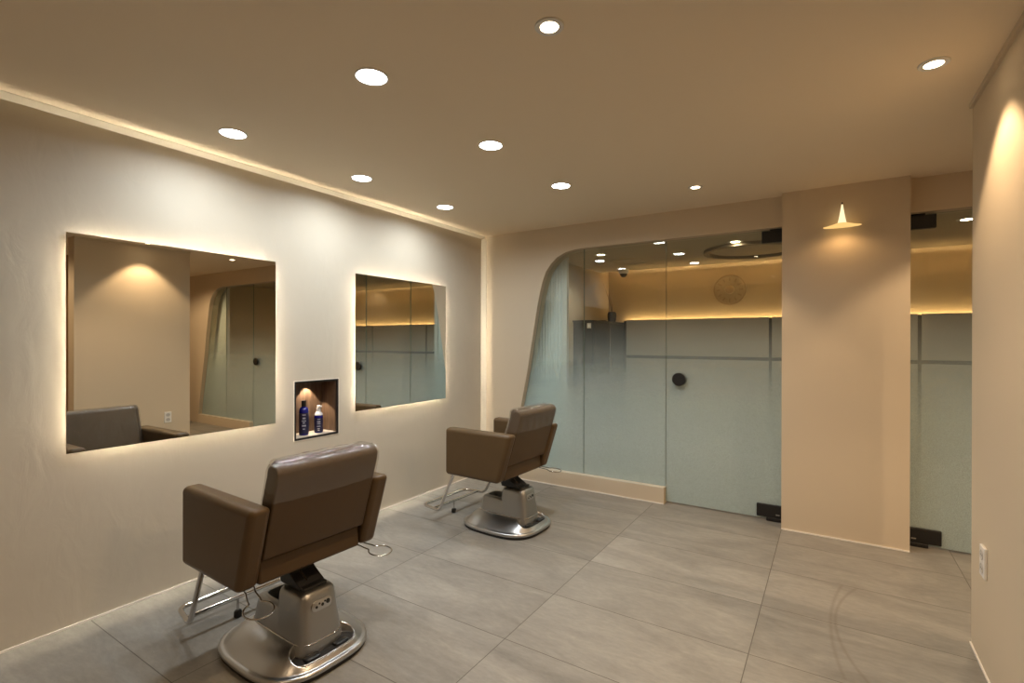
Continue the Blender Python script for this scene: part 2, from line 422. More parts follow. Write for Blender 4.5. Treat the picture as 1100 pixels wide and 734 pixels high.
def fitting(parent, s, z0, z1, foot, w=.175):
    """black patch fitting clamping the glass corner at the pivot"""
    bm = BM(); xs = sorted((mx(PX0, s), mx(PX0-w, s)))
    box(bm, xs[0], xs[1], YG-.016, YG+.026, z0, z1)
    o = obj('patch_fitting', bm, M['blackmetal'], parent, bevel=.004, seg=2)
    bm = BM(); xs = sorted((mx(PX0, s), mx(PX0-w*.62, s)))
    if foot: box(bm, xs[0], xs[1], YG-.021, YG+.028, .004, z0)
    else: box(bm, xs[0], xs[1], YG-.010, YG+.020, z1, TOP-.001)
    obj('pivot_plate', bm, M['blackmetal'], o, bevel=.002, seg=1)
    if foot:     # small maker's stamp near the pivot: two pale dashes
        bm = BM()
        for dx, w in ((.030, .012), (.046, .018)):
            xx = sorted((mx(PX0-dx, s), mx(PX0-dx+w*.8, s)))
            box(bm, xx[0], xx[1], YG-.0175, YG-.0158, z0+.022, z0+.030)
        obj('stamp', bm, M['socketgrey'], o)
for s, n, lab in ((1, 1, 'frosted glass door with round black knob left of the pillar'), (-1, 2, 'frosted glass door right of the pillar, half hidden by the partition')):
    d = thing('door_%d' % n, lab, 'door', (0, 0, 0), kind='structure')
    pane_mesh([(JX+g, .014), (PX0-.003, .014), (PX0-.003, TOP-.006), (JX+g, TOP-.006)], s, d)
    fitting(d, s, .028, .122, True); fitting(d, s, 2.078, 2.166, False, .145)
    kx = mx(-1.045, s)
    for sg, base in ((-1, YG), (1, YG+.010)):
        bm = BM()
        lathe(bm, [(.022, 0), (.022, sg*.012), (.050, sg*.014), (.054, sg*.018), (.054, sg*.032), (.050, sg*.036)], 40, (kx, base, 1.03), 'y')
        obj('knob', bm, M['black'], d, smooth=40)

# ------------------------------------------------------------------ lit mirrors
def mirror(y0, y1, label):
    z0, z1 = .814, 1.843
    t = thing('wall_mirror', label, 'mirror', (XL, (y0+y1)/2, z0), group='back-lit wall mirrors')
    hw, h = (y1-y0)/2, z1-z0   # glass 1 cm off the wall, strips set back behind its edge
    bm = BM(); box(bm, .012, .017, -hw, hw, 0, h)
    obj('mirror_glass', bm, M['mirror'], t, bevel=.0015, seg=1)
    bm = BM(); i = .056
    box(bm, .001, .0118, -hw+i, hw-i, i, h-i)
    obj('backing_box', bm, M['white'], t)
    i2 = i-.010
    for a in ((-hw+i2, hw-i2, i2, i), (-hw+i2, hw-i2, h-i, h-i2), (-hw+i2, -hw+i, i, h-i), (hw-i, hw-i2, i, h-i)):
        bm = BM(); box(bm, .002, .0085, a[0], a[1], a[2], a[3])
        obj('led_strip', bm, M['led'], t)
    return t
mirror(.837, 1.871, 'large square back-lit mirror in front of the nearer salon chair')
mirror(2.502, 3.535, 'square back-lit mirror by the farther chair, nearest the glass arch')

# ------------------------------------------------------------------ niche and bottles
t = thing('wall_niche', 'small black framed walnut niche in the wall between the two mirrors', 'niche', (XL, (NY0+NY1)/2, NZ0))
hw, nh, dp = (NY1-NY0)/2, NZ1-NZ0, .17
e = .0005; w = .012
bm = BM()
for a in ((-hw+e, -hw+w, e, nh-e), (hw-w, hw-e, e, nh-e), (-hw+w, hw-w, e, w), (-hw+w, hw-w, nh-w, nh-e)):
    box(bm, -dp, .003, a[0], a[1], a[2], a[3])
obj('frame', bm, M['blackmetal'], t)
bm = BM()
for a in ((-hw-.004, -hw, -.004, nh+.004), (hw, hw+.004, -.004, nh+.004), (-hw, hw, nh, nh+.004), (-hw, hw, -.004, 0)):
    box(bm, 0, .0022, a[0], a[1], a[2], a[3])
obj('edge_bead', bm, M['bead'], t)
bm = BM()
l = .004
box(bm, -dp, -dp+l, -hw+w, hw-w, w, nh-w)
box(bm, -dp+l, -.012, -hw+w, -hw+w+l, w, nh-w); box(bm, -dp+l, -.012, hw-w-l, hw-w, w, nh-w)
box(bm, -dp+l, -.012, -hw+w+l, hw-w-l, nh-w-l, nh-w)
obj('lining', bm, M['walnut'], t)
bm = BM(); box(bm, -dp+l, -.012, -hw+w+l, hw-w-l, w, w+.004); obj('shelf', bm, M['nichefloor'], t)
bm = BM(); lathe(bm, [(.014, 0), (.014, -.006), (.010, -.007)], 20, (-.130, .028, nh-w-l)); so = obj('spot_fixture', bm, M['blackmetal'], t, smooth=40)
lamp('niche_spot_lamp', 'SPOT', (-.130, .028, nh-w-l-.012), 7.5, (1, .80, .58), t, spot_size=radians(84), spot_blend=.2, shadow_soft_size=.006)

def label_lines(bm, r, z0, z1, ang0, seed):
    rnd = random.Random(seed); z = z1
    while z > z0:
        hgt = rnd.choice((.006, .010, .007)); wd = rnd.uniform(.35, .8)
        k = 0; a = ang0-wd/2
        while a < ang0+wd/2:
            s = rnd.uniform(.06, .13)
            p = [(r*cos(q), r*sin(q)) for q in (a, a+s)]
            v = [bm.verts.new((p[0][0], p[0][1], z-hgt)), bm.verts.new((p[1][0], p[1][1], z-hgt)), bm.verts.new((p[1][0], p[1][1], z)), bm.verts.new((p[0][0], p[0][1], z))]
            bm.faces.new(v); a += s+.05
        z -= hgt+rnd.uniform(.004, .016)
NF = NZ0+w+.004
va = math.atan2(-2.13, 3.06)                     # labels face the room
t = thing('shampoo_bottle', 'tall navy bottle with black flip cap, left in the wall niche', 'bottle', (-3.062, 2.132, NF), group='bottles in the wall niche')
bm = BM(); lathe(bm, [(.026, 0), (.0315, .004), (.0315, .165), (.030, .178), (.024, .190), (.013, .196), (.013, .20)], 36); obj('bottle_body', bm, M['navy'], t, smooth=50)
bm = BM(); lathe(bm, [(.0145, .198), (.0155, .200), (.0150, .234), (.013, .239)], 28); cp = obj('cap', bm, M['black'], t, smooth=40)
bm = BM(); lathe(bm, [(.0319, .012), (.0319, .155)], 36, cap0=False, cap1=False); lb = obj('label', bm, M['label'], t, smooth=60)
bm = BM(); label_lines(bm, .0322, .03, .145, va, 3); obj('print', bm, M['print'], lb)
t = thing('pump_bottle', 'shorter navy foam bottle with milky pump cap, right in the wall niche', 'bottle', (-3.062, 2.25, NF), group='bottles in the wall niche')
bm = BM(); lathe(bm, [(.025, 0), (.0295, .004), (.0295, .112), (.028, .124)], 36); obj('bottle_body', bm, M['navy'], t, smooth=50)
bm = BM(); lathe(bm, [(.028, .1242), (.026, .136), (.016, .148), (.0145, .152)], 36); obj('shoulder', bm, M['clearcap'], t, smooth=50)
bm = BM(); lathe(bm, [(.0135, .152), (.0135, .176), (.011, .178), (.011, .190), (.009, .194)], 28)
box(bm, -.006, .030, -.006, .006, .182, .192); obj('pump_head', bm, M['clearcap'], t, smooth=40)
bm = BM(); lathe(bm, [(.0299, .010), (.0299, .106)], 36, cap0=False, cap1=False); lb = obj('label', bm, M['label'], t, smooth=60)
bm = BM(); label_lines(bm, .0302, .02, .10, va, 8); obj('print', bm, M['print'], lb)

# ------------------------------------------------------------------ ceiling lights
COOL = (.90, .965, 1.0); WARM = (1.0, .71, .43)
def downlight(loc, label, warm, group, power, size, r=.066, col=None):
    t = thing('ceiling_downlight', label, 'ceiling light', loc, group=group)
    bm = BM()
    ri = r*.88 if not warm else r*.62
    lathe(bm, [(r, 0), (r, -.004), (r*.95, -.006), (ri*1.03, -.005), (ri, -.001), (ri, .0)], 40, cap0=False, cap1=False)
    obj('trim_ring', bm, M['white'], t, smooth=40)
    bm = BM(); lathe(bm, [(ri, -.0012), (ri*.5, -.0018)], 40)
    obj('lens', bm, M['warm_lens' if warm else 'cool_lens'], t)
    if warm: lamp('downlight_lamp', 'SPOT', (0, 0, -.012), power, col or WARM, t, spot_size=radians(size), spot_blend=.35, shadow_soft_size=.03)
    else: lamp('downlight_lamp', 'AREA', (0, 0, -.008), power, COOL, t, shape='DISK', size=.115, spread=radians(165))
    return t
gc = 'cool white round downlights over the chairs'; gw = 'warm round downlights in the salon ceiling'
PC = 5.0
for k, (y, wh) in enumerate(((1.384, 'nearest the viewer'), (2.214, 'middle of three'), (3.046, 'nearest the glass wall'))):
    downlight((-2.575, y, H), 'cool white downlight in the row along the mirror wall, ' + wh, False, gc, PC, 165)
for k, (y, wh) in enumerate(((1.384, 'nearest the viewer'), (2.214, 'middle of three'), (3.046, 'nearest the glass wall'))):
    downlight((-1.552, y, H), 'cool white downlight in the row farther from the mirrors, ' + wh, False, gc, PC, 165)
PW = 29
downlight((-.80, 1.483, H), 'warm downlight with wide pale ring at the top middle of the photo', True, gw, 44, 135, .049)
downlight((.327, 2.465, H), 'warm downlight close to the right partition', True, gw, 32, 93, .049)
downlight((-.787, 3.568, H), 'small warm downlight in front of the glass door, left of the pillar', True, gw, PW, 95, .047)
downlight((.68, 3.557, H), 'small warm downlight in front of the right glass door, behind the partition edge', True, gw, PW, 95, .047)
downlight((2.1, 3.0, H), 'added warm fill light, out of view, in the hall to the right of the partition', True, gw, 70, 160, .049)  # added, unseen: brightens the right arch and hall reflected in the large mirror
downlight((1.35, 1.2, H), 'added warm fill light, out of view, in the entry behind the partition', True, gw, 60, 160, .049)  # added, unseen: lifts the wooden entry wall at the mirror's left edge
lamp_back = downlight((-.8, -.75, H), 'warm downlight behind the viewer', True, gw, PW, 110, .049)

# ------------------------------------------------------------------ wall lamp on the pillar
t = thing('wall_lamp', 'glowing witch-hat shaped lamp high on the cream pillar', 'lamp', (.060, 3.995, 2.108))
brim = [(.108-.083*i/8, .004+.022*(i/8)**1.2) for i in range(9)]
spire = [(.025-.021*(i/12)**.8, .026+.122*i/12) for i in range(13)]
for nm, pr, mt in (('brim', [(.106, 0)]+brim, 'shade'), ('spire', spire, 'shade_core')):
    bm = BM(); lathe(bm, pr, 40, cap0=False, cap1=nm == 'spire')
    bmesh.ops.scale(bm, vec=(1, .42, 1), verts=bm.verts)
    obj(nm, bm, M[mt], t, smooth=60)
bm = BM(); lathe(bm, [(.0042, .148), (.0034, .162)], 14); obj('finial', bm, M['blackmetal'], t, smooth=40)
bm = BM(); tube(bm, smooth_path([(0, 0, .155), (0, .03, .158), (0, .0492, .158)], .02), .003); obj('bracket', bm, M['blackmetal'], t, smooth=60)
lamp('wall_lamp_light', 'SPOT', (0, -.06, -.02), 1.1, (1, .60, .26), t, spot_size=radians(165), spot_blend=.6, shadow_soft_size=.03)

# ------------------------------------------------------------------ socket on the right partition
t = thing('power_socket', 'white double power socket low on the right partition', 'socket', (XR, 2.735, .45), rz=0)
bm = BM(); box(bm, -.011, 0, -.037, .037, -.062, .062); obj('face_plate', bm, M['white'], t, bevel=.003)
for z in (-.027, .027):
    bm = BM(); lathe(bm, [(.021, -.0115), (.021, -.013), (.018, -.013), (.017, -.0118)], 28, (0, 0, z), 'x', False, True); so = obj('outlet', bm, M['outletface'], t, smooth=40)
    bm = BM()
    for y in (-.009, .009): lathe(bm, [(.0028, -.0116), (.0028, -.0123)], 10, (0, y, z), 'x')
    obj('pin_holes', bm, M['black'], so)

# ------------------------------------------------------------------ salon chairs
def build_chair(label, pose, group):
    X, Y, th = pose
    t = thing('salon_chair', label, 'chair', (X, Y, 0), pi/2+th, group)
    W, ta, yf, yrb, yrt, zb, zt = .325, .085, .233, -.233, -.338, .389, .722
    # arms: solid slabs, upright front, raked rear
    for s in (-1, 1):
        bm = BM()
        prism(bm, [(yf, zb), (yf, zt), (yrt, zt), (yrb, zb)], *sorted((s*W, s*(W-ta))), axis='x')
        obj('armrest', bm, M['leather'], t, smooth=50, bevel=.025, seg=6)
    # seat: cushion and base board between the arms
    xi = W-ta-.002
    bm = BM(); box(bm, -xi, xi, -.205, .235, .40, .535); obj('seat_cushion', bm, M['leather'], t, smooth=50, bevel=.03, seg=5)
    bm = BM(); prism(bm, [(.22, .390), (.22, .489), (-.222, .486), (-.230, .390)], -xi+.001, xi-.001, axis='x'); obj('seat_base', bm, M['leather_back'], t, smooth=50, bevel=.012, seg=4)
    # backrest: raked shell with a round top, padded front
    sl = .316
    def rear(z): return yrb-sl*(z-zb)+.012
    prof = []
    zl, zu, th_ = .492, .872, .078
    prof.append((rear(zl), zl)); prof.append((rear(.80), .80))
    r = th_/2
    cz = zu-r; cy = rear(cz)+r*1.02
    for i in range(9):
        a = pi-.25-(pi-.1)*i/8
        prof.append((cy+r*cos(a), cz+r*sin(a)))
    prof.append((rear(.80)+th_, .80)); prof.append((rear(.53)+th_, .53)); prof.append((rear(.50)+th_*.9, zl))
    xb = W-ta-.003
    bm = BM(); prism(bm, prof, -xb, xb, axis='x'); back = obj('backrest', bm, M['leather_back'], t, smooth=40, bevel=.007, seg=4)
    # front pad
    bm = BM()
    pad = [(rear(.54)+th_-.012, .54), (rear(.855)+th_-.014, .862), (rear(.868)+th_+.008, .884), (rear(.855)+th_+.030, .866), (rear(.56)+th_+.032, .56)]
    prism(bm, pad, -xb+.030, xb-.030, axis='x'); obj('back_pad', bm, M['leather'], t, smooth=40, bevel=.010, seg=4)
    # loose clear plastic slip over the top, gathered at the corners
    bm = BM()
    off = .0025
    slip = []
    for i in range(6):
        z = .727+(.81-.727)*i/5; slip.append((rear(z)-off, z))
    for i in range(13):
        a = pi-.2-(pi-.2)*i/12
        slip.append((cy+(r+off)*cos(a), cz+(r+off)*sin(a)))
    for i in range(12):
        z = .80-(.80-.60)*i/11; slip.append((rear(z)+th_+.0025, z))
    nx = 40; rings = []
    rnd = random.Random(5)
    for j in range(nx+1):
        u = -1+2*j/nx; x = u*(xb+.0025); e = max(0, (abs(u)-.86)/.14)
        rg = []
        for k, (yy, zz) in enumerate(slip):
            q = min(1, max(0, 1-abs(k-11)/9))
            wv = e*q*.006*sin(k*2.3+j*1.7)+.0012*sin(j*.9+k*.5)
            fw = min(1, max(0, (xb-.004-abs(x))/.024)); fw = fw*fw*(3-2*fw)
            yy += .034*fw*min(1, max(0, (k-9)/6)); zz += .017*fw*min(1, max(0, 1-abs(k-14)/6))
            rg.append((x, yy+wv*.6-(.002 if k < 6 else 0), zz+wv-(.006*sin(pi*(j/nx))*(1 if k == 0 else 0))))
        rings.append(rg)
    loft(bm, rings, False, False, closed=False)
    # closed side flaps
    for rg, sx in ((rings[0], -1), (rings[-1], 1)):
        vs = [bm.verts.new((p[0]+sx*.0005, p[1], p[2])) for p in rg if p[2] > .724]
        bm.faces.new(vs if sx < 0 else vs[::-1])
    bmesh.ops.triangulate(bm, faces=[f for f in bm.faces if len(f.verts) > 4])
    sl_o = obj('plastic_cover', bm, M['plastic'], t, smooth=55); sl_o['label'] = 'clear glossy plastic slip over the backrest top'
    # crumpled gathers at the two top corners
    for s in (-1, 1):
        bm = BM()
        for k in range(7):
            a = rnd.uniform(-.2, 1.0)
            px = s*(xb-.004-rnd.uniform(0, .03)); py = cy+rnd.uniform(-.028, .03); pz = cz+r*.92
            pts = [(px+rnd.uniform(-.012, .012), py+rnd.uniform(-.012, .012), pz+rnd.uniform(-.004, .006)) for _ in range(4)]
            tube(bm, smooth_path(pts, .006, 3), .0028, 6)
        obj('plastic_gather', bm, M['plastic'], sl_o, smooth=60)
    # black swivel bracket between housing and seat
    bm = BM(); prism(bm, [(-.225, .296), (-.225, .304), (-.150, .345), (-.120, .3895), (.10, .3895), (.10, .372), (-.060, .340), (-.075, .296)], -.058, .058, axis='x')
    obj('seat_bracket', bm, M['blackmetal'], t, bevel=.005, seg=2)
    bm = BM(); tube(bm, [(-.012, -.20, .316), (-.012, -.12, .362)], .004, 8); obj('release_lever', bm, M['chrome'], t, smooth=60)
    # base: rubber foot, flared plate with recessed pedal bay
    bm = BM()
    loft(bm, [sell(0, -.085, .247, .291, 3.0, 0, 72), sell(0, -.085, .250, .294, 3.0, .004, 72), sell(0, -.085, .250, .294, 3.0, .016, 72)])
    obj('base_foot', bm, M['rubber'], t, smooth=50)
    rings = [sell(0, -.085, .249, .293, 3.0, .016, 256), sell(0, -.085, .255, .299, 3.0, .020, 256), sell(0, -.085, .257, .301, 3.0, .028, 256), sell(0, -.085, .254, .298, 3.0, .036, 256), sell(0, -.085, .246, .290, 3.0, .0405, 256), sell(0, -.085, .240, .284, 3.0, .0385, 256), sell(0, -.085, .236, .280, 3.0, .040, 256)]
    K = 44
    for k in range(1, K+1):
        q = k/K; z = .040+.070*(q**.62 if q < 1 else 1)*(.55+.45*q)
        z = .040+.062*sin(q*pi/2*.98)**1.15
        a = .236+(.100-.236)*q; b = .280+(.203-.280)*q; n = 3.0+1.6*q; cyy = -.085-.013*q
        rings.append(sell(0, cyy, a, b, n, z, 256))
    def bay(x, y):      # 1 inside the curved pedal bay at the rear
        cx_ = max(-.092, min(.092, x)); d = math.hypot(x-cx_, y-(-.303+.55*cx_*cx_))
        q = min(1, max(0, (.052-d)/.010)); return q*q*(3-2*q)
    rr = []
    for rg in rings:
        rr.append([(x, y, z if z < .046 else z+(min(z, .052)-z)*bay(x, y)) for x, y, z in rg])
    bm = BM(); loft(bm, rr); plate = obj('base_plate', bm, M['satin'], t, smooth=60)
    # hub housing: low front deck with slot, tall rear tower
    bm = BM()
    def sec(y0, y1, a, z, n=5.5): return sell(0, (y0+y1)/2, a, (y0-y1)/2, n, z, 72)
    loft(bm, [sec(.108, -.304, .099, .060), sec(.110, -.307, .102, .088), sec(.106, -.302, .099, .112), sec(.091, -.285, .089, .192), sec(.085, -.28, .085, .205), sec(.073, -.27, .075, .211), sec(.058, -.25, .056, .210), sec(.054, -.24, .052, .170), sec(.052, -.235, .048, .135)], True, True)
    obj('hub_deck', bm, M['satin_hub'], t, smooth=45)
    bm = BM()
    loft(bm, [sec(-.070, -.3095, .1035, .046), sec(-.070, -.3075, .1025, .089), sec(-.070, -.3025, .0995, .112), sec(-.078, -.289, .091, .20), sec(-.086, -.279, .084, .268), sec(-.092, -.274, .080, .284), sec(-.104, -.266, .072, .293), sec(-.125, -.245, .05, .2955)], True, True)
    tower = obj('hub_tower', bm, M['satin_hub'], t, smooth=45)
    bm = BM(); box(bm, -.055, .055, -.245, -.07, .292, .309); obj('top_plate', bm, M['black'], t, bevel=.006, seg=2)
    bm = BM(); tube(bm, [(p[0], p[1], .1035) for p in sell(0, -.0985, .102, .2075, 5.5, 0, 72)], .0035, 8, True); obj('hub_seam', bm, M['chrome'], t, smooth=60)
    # socket plate on the tower's rear face
    nrm = Vector((0, -1, .26)).normalized()
    bm = BM()
    pl = [(.021*cos(a)+(.026 if cos(a) > 0 else -.026), .021*sin(a)) for a in [2*pi*i/32+.01 for i in range(32)]]
    def onrear(u, v, d): return Vector((u, -.2945+.125*v*.9+.026, .238+v))*1.0+nrm*d
    def rp(u, v, d):
        z = .238+v; y = -.2895+(z-.20)*.147
        return Vector((u, y, z))+nrm*d
    loft(bm, [[rp(u*1.0, v*1.0, .000) for u, v in pl], [rp(u, v, .003) for u, v in pl], [rp(u*.95, v*.9, .004) for u, v in pl]], False, True)
    sp = obj('socket_panel', bm, M['satin'], t, smooth=40)
    for u, v, q in ((-.026, -.004, .0055), (-.012, .006, .004), (.002, -.002, .0065), (.014, .007, .004), (.028, .002, .0095)):
        bm = BM(); loft(bm, [[rp(u+q*cos(2*pi*i/14), v+q*sin(2*pi*i/14), d) for i in range(14)] for d in (.004, .0055)], False, True)
        obj('jack', bm, M['black'], sp)
    # pedals
    bm = BM()
    def capsule(r):
        lp = []
        for i in range(21):
            x = -.092+.184*i/20; lp.append((x, -.303+.55*x*x-r))
        for i in range(1, 12):
            a = -pi/2+pi*i/12; lp.append((.092+r*cos(a), -.303+.55*.092**2+r*sin(a)))
        for i in range(21):
            x = .092-.184*i/20; lp.append((x, -.303+.55*x*x+r))
        for i in range(1, 12):
            a = pi/2+pi*i/12; lp.append((-.092+r*cos(a), -.303+.55*.092**2+r*sin(a)))
        return lp
    prism(bm, capsule(.043), .046, .0575, axis='z'); bmesh.ops.triangulate(bm, faces=[f for f in bm.faces if len(f.verts) > 4])
    tray = obj('pedal_tray', bm, M['rubber'], t, smooth=40)
    bm = BM(); tube(bm, [(x, y, .0570) for x, y in capsule(.0455)], .0036, 8, True); obj('bay_rim', bm, M['satin'], tray, smooth=60)
    for x in (-.068, .068):
        bm = BM(); y = -.322+.55*x*x
        loft(bm, [sell(x, y, .034, .018, 4, .0575, 32), sell(x, y, .033, .017, 4, .066, 32), sell(x, y, .026, .012, 4, .069, 32)]); obj('pedal', bm, M['black'], tray, smooth=45)
    # footrest: bent chrome tube with cross bar and rubber stop
    R = .0115; zf = .095
    path = smooth_path([(-.283, .185, .392), (-.272, .335, zf), (-.240, .525, zf), (.240, .525, zf), (.272, .335, zf), (.283, .185, .392)], .045, 8)
    bm = BM(); tube(bm, path, R, 14); fr = obj('footrest', bm, M['chrome'], t, smooth=60)
    bm = BM(); tube(bm, [(-.259, .405, zf), (.259, .405, zf)], R*.92, 12); obj('cross_bar', bm, M['chrome'], fr, smooth=60)
    bm = BM(); tube(bm, [(-.03, .405, zf), (-.03, .405, .02)], .006, 10); stp = obj('stop_rod', bm, M['chrome'], fr, smooth=60)
    bm = BM(); lathe(bm, [(.016, 0), (.018, .004), (.018, .024), (.014, .030)], 20, (-.03, .405, .0)); obj('stop_foot', bm, M['rubber'], fr, smooth=40)
    # wire dryer holders below the rear of the arms
    def ring(s, c, rad, root, droop):
        bm = BM(); c = Vector(c); rt = Vector(root)
        d = (c-rt).normalized(); pts = []
        side = Vector((-d.y, d.x, 0))
        pts += [rt+side*.020, rt+side*.016+d*.03, c-d*rad*1.30+side*.022, ]
        for i in range(25):
            a = .42+(2*pi-.84)*i/24
            pts.append(c-d*rad*cos(a)+side*rad*sin(a))
        pts += [c-d*rad*1.30-side*.022, rt-side*.016+d*.03, rt-side*.020]
        tube(bm, smooth_path(pts, .012, 3), .0032, 8)
        return obj('dryer_ring', bm, M['chrome'], t, smooth=60)
    ring(1, (.283, -.318, .372), .052, (.262, -.175, .384), 0)
    return t, ring
gch = 'matching taupe leather salon chairs'
ch1, ring = build_chair('taupe leather salon chair nearest the viewer, facing the large mirror', (-2.082, 1.348, -.039), gch)
ch2 = copy_tree(ch1)
ch2.location = (-2.078, 3.065, 0); ch2['label'] = 'taupe leather salon chair farther back, beside the glass arch'
for c in ch1.children:
    if c.name.startswith('footrest'): c.location.y = -.06
ring(-1, (-.300, -.345, .362), .052, (-.262, -.20, .384), 0)

# ------------------------------------------------------------------ the room behind the glass
ZL = 1.668                                  # ledge height
bm = BM()
box(bm, XL-.3, XE, YB+.14, 7.26, H, H+.012); box(bm, XL-.3, XE, YB+.14, YI+.2, H+.14, H+.2)
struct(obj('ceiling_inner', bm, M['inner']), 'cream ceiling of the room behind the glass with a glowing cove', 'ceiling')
bm = BM(); box(bm, XL-.3, XE, YI, YI+.15, 0, H+.14)
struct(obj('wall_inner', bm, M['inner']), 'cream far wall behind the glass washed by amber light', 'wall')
bm = BM(); box(bm, -3.25, -3.02, YB+.14, YI, 0, H+.14)
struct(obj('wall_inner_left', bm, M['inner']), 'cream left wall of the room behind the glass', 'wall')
t = thing('led_cove', 'amber light strip hidden in the ceiling slot of the back room', 'light strip', ((XL+XE)/2, 7.16, H+.012))
bm = BM(); box(bm, -(XE-XL)/2+.05, (XE-XL)/2-.05, -.006, .006, 0, .006); obj('led_tape', bm, M['cove_led'], t)
# panelling: one thing per panel
gx = [-2.70, -.685, .875, 2.435, 3.68]
for i, (a, b) in enumerate(zip(gx[:-1], gx[1:])):
    lab = ['wide panel behind the arch and left door', 'panel behind the pillar between the two dark joints', 'panel behind the right glass door', 'panel farthest right'][i]
    p = thing('wall_panel', 'taupe ' + lab + ', below the amber ledge', 'wall panel', ((a+b)/2, 7.50, 0), group='taupe panels behind the glass')
    hw = (b-a)/2-.018
    bm = BM(); box(bm, -hw, hw, 0, .022, .02, 1.078); obj('lower_board', bm, M['panel'], p, bevel=.003, seg=1)
    bm = BM(); box(bm, -hw, hw, 0, .022, 1.124, ZL); obj('upper_board', bm, M['panel'], p, bevel=.003, seg=1)
bm = BM(); box(bm, -2.73, XE, 7.522, 7.54, 0, ZL-.01); struct(obj('trim_6', bm, M['groove']), 'dark backing behind the taupe panels, showing as thin joints', 'backing')
t = thing('shelf_light', 'amber light strip glowing along the panel ledge in the back room', 'light strip', ((-2.73+XE)/2, 7.58, ZL-.05))
bm = BM(); box(bm, -(XE+2.73)/2, (XE+2.73)/2-.02, -.04, .04, -.03, -.002); obj('ledge_channel', bm, M['panel'], t)
bm = BM(); box(bm, -(XE+2.73)/2+.02, (XE+2.73)/2-.04, -.012, .005, -.002, .010); obj('led_tape', bm, M['amber_led'], t)
# charcoal cabinet with vase
t = thing('tall_cabinet', 'charcoal tall cabinet in the back left corner behind the glass', 'cabinet', (-2.98, 6.92, 0))
bm = BM(); box(bm, -.035, .255, -.62, .56, .06, 1.60); obj('carcass', bm, M['darkcab'], t, bevel=.004, seg=1)
bm = BM(); box(bm, -.03, .24, -.58, .55, 0, .06); obj('toe_kick', bm, M['black'], t)
bm = BM(); box(bm, -.037, .275, -.64, .565, 1.60, 1.625); obj('cabinet_top', bm, M['darkcab'], t, bevel=.003, seg=1)
for y0, y1 in ((-.60, -.03), (-.02, .55)):
    bm = BM(); box(bm, .256, .272, y0, y1, .08, 1.585); dd = obj('door', bm, M['darkcab'], t, bevel=.002, seg=1)
    bm = BM(); yh = y1-.05 if y0 < -.3 else y0+.05
    box(bm, .272, .290, yh-.006, yh+.006, .9, 1.10); obj('handle', bm, M['blackmetal'], dd, bevel=.002, seg=1)
t = thing('wall_switch', 'small beige switch plate on the side of the charcoal cabinet', 'switch', (-2.775, 6.30, 1.55))
bm = BM(); box(bm, -.028, .028, -.010, 0, -.035, .035); obj('switch_plate', bm, M['trim'], t, bevel=.003)
bm = BM(); box(bm, -.014, .014, -.013, -.010, -.018, .018); obj('rocker', bm, M['white'], t, bevel=.001, seg=1)
t = thing('twig_vase', 'round black vase with bare twigs on the charcoal cabinet', 'vase', (-2.80, 7.2, 1.625))
bm = BM(); lathe(bm, [(.045, 0), (.056, .012), (.066, .06), (.068, .10), (.064, .135), (.056, .152), (.050, .156), (.044, .152), (.044, .10)], 32, cap1=False); obj('vase_body', bm, M['vase'], t, smooth=60)
for k, pts in enumerate(([(0, 0, .12), (-.03, .0, .30), (-.085, .01, .44), (-.14, .0, .60)], [(0, .01, .12), (-.01, .02, .28), (-.05, .03, .38), (-.06, .02, .50)])):
    bm = BM(); pp = smooth_path(pts, .08, 5); tube(bm, pp, [.0045-.0030*i/(len(pp)-1) for i in range(len(pp))], 6)
    obj('twig', bm, M['twig'], t, smooth=60)
t = thing('black_dish', 'low black dish beside the vase on the charcoal cabinet', 'dish', (-2.92, 7.12, 1.625))
bm = BM(); lathe(bm, [(.03, 0), (.05, .010), (.062, .028), (.058, .028), (.045, .012)], 28); obj('dish_body', bm, M['vase'], t, smooth=50)
# ceiling camera
t = thing('ceiling_camera', 'white dome camera with black lens under the back room ceiling', 'camera', (-2.60, 7.15, H))
bm = BM(); lathe(bm, [(.075, 0), (.075, -.035), (.068, -.055), (.055, -.060)], 32); obj('housing', bm, M['white'], t, smooth=40)
bm = BM(); lathe(bm, [(.054, -.058), (.050, -.080), (.038, -.098), (.020, -.108), (.004, -.111)], 32); obj('dome', bm, M['black'], t, smooth=60)
# clock: relief ring with hub and hour bars
t = thing('wall_clock', 'round bronze tone relief clock on the amber lit far wall', 'clock', (-1.21, YI, 2.07))
bm = BM(); lathe(bm, [(.215, 0), (.215, -.012), (.200, -.012), (.200, 0)], 56, axis='y', cap0=False, cap1=False); obj('clock_ring', bm, M['clock'], t, smooth=40)
bm = BM(); lathe(bm, [(.055, 0), (.055, -.015), (.050, -.017)], 40, axis='y'); obj('clock_hub', bm, M['clock'], t, smooth=40)
for k in range(12):
    a = k*pi/6; bm = BM(); v = box(bm, -.007, .007, -.008, 0, .125, .175)
    bmesh.ops.rotate(bm, verts=bm.verts, cent=(0, 0, 0), matrix=Matrix.Rotation(a, 3, 'Y')); obj('hour_bar', bm, M['clock'], t)
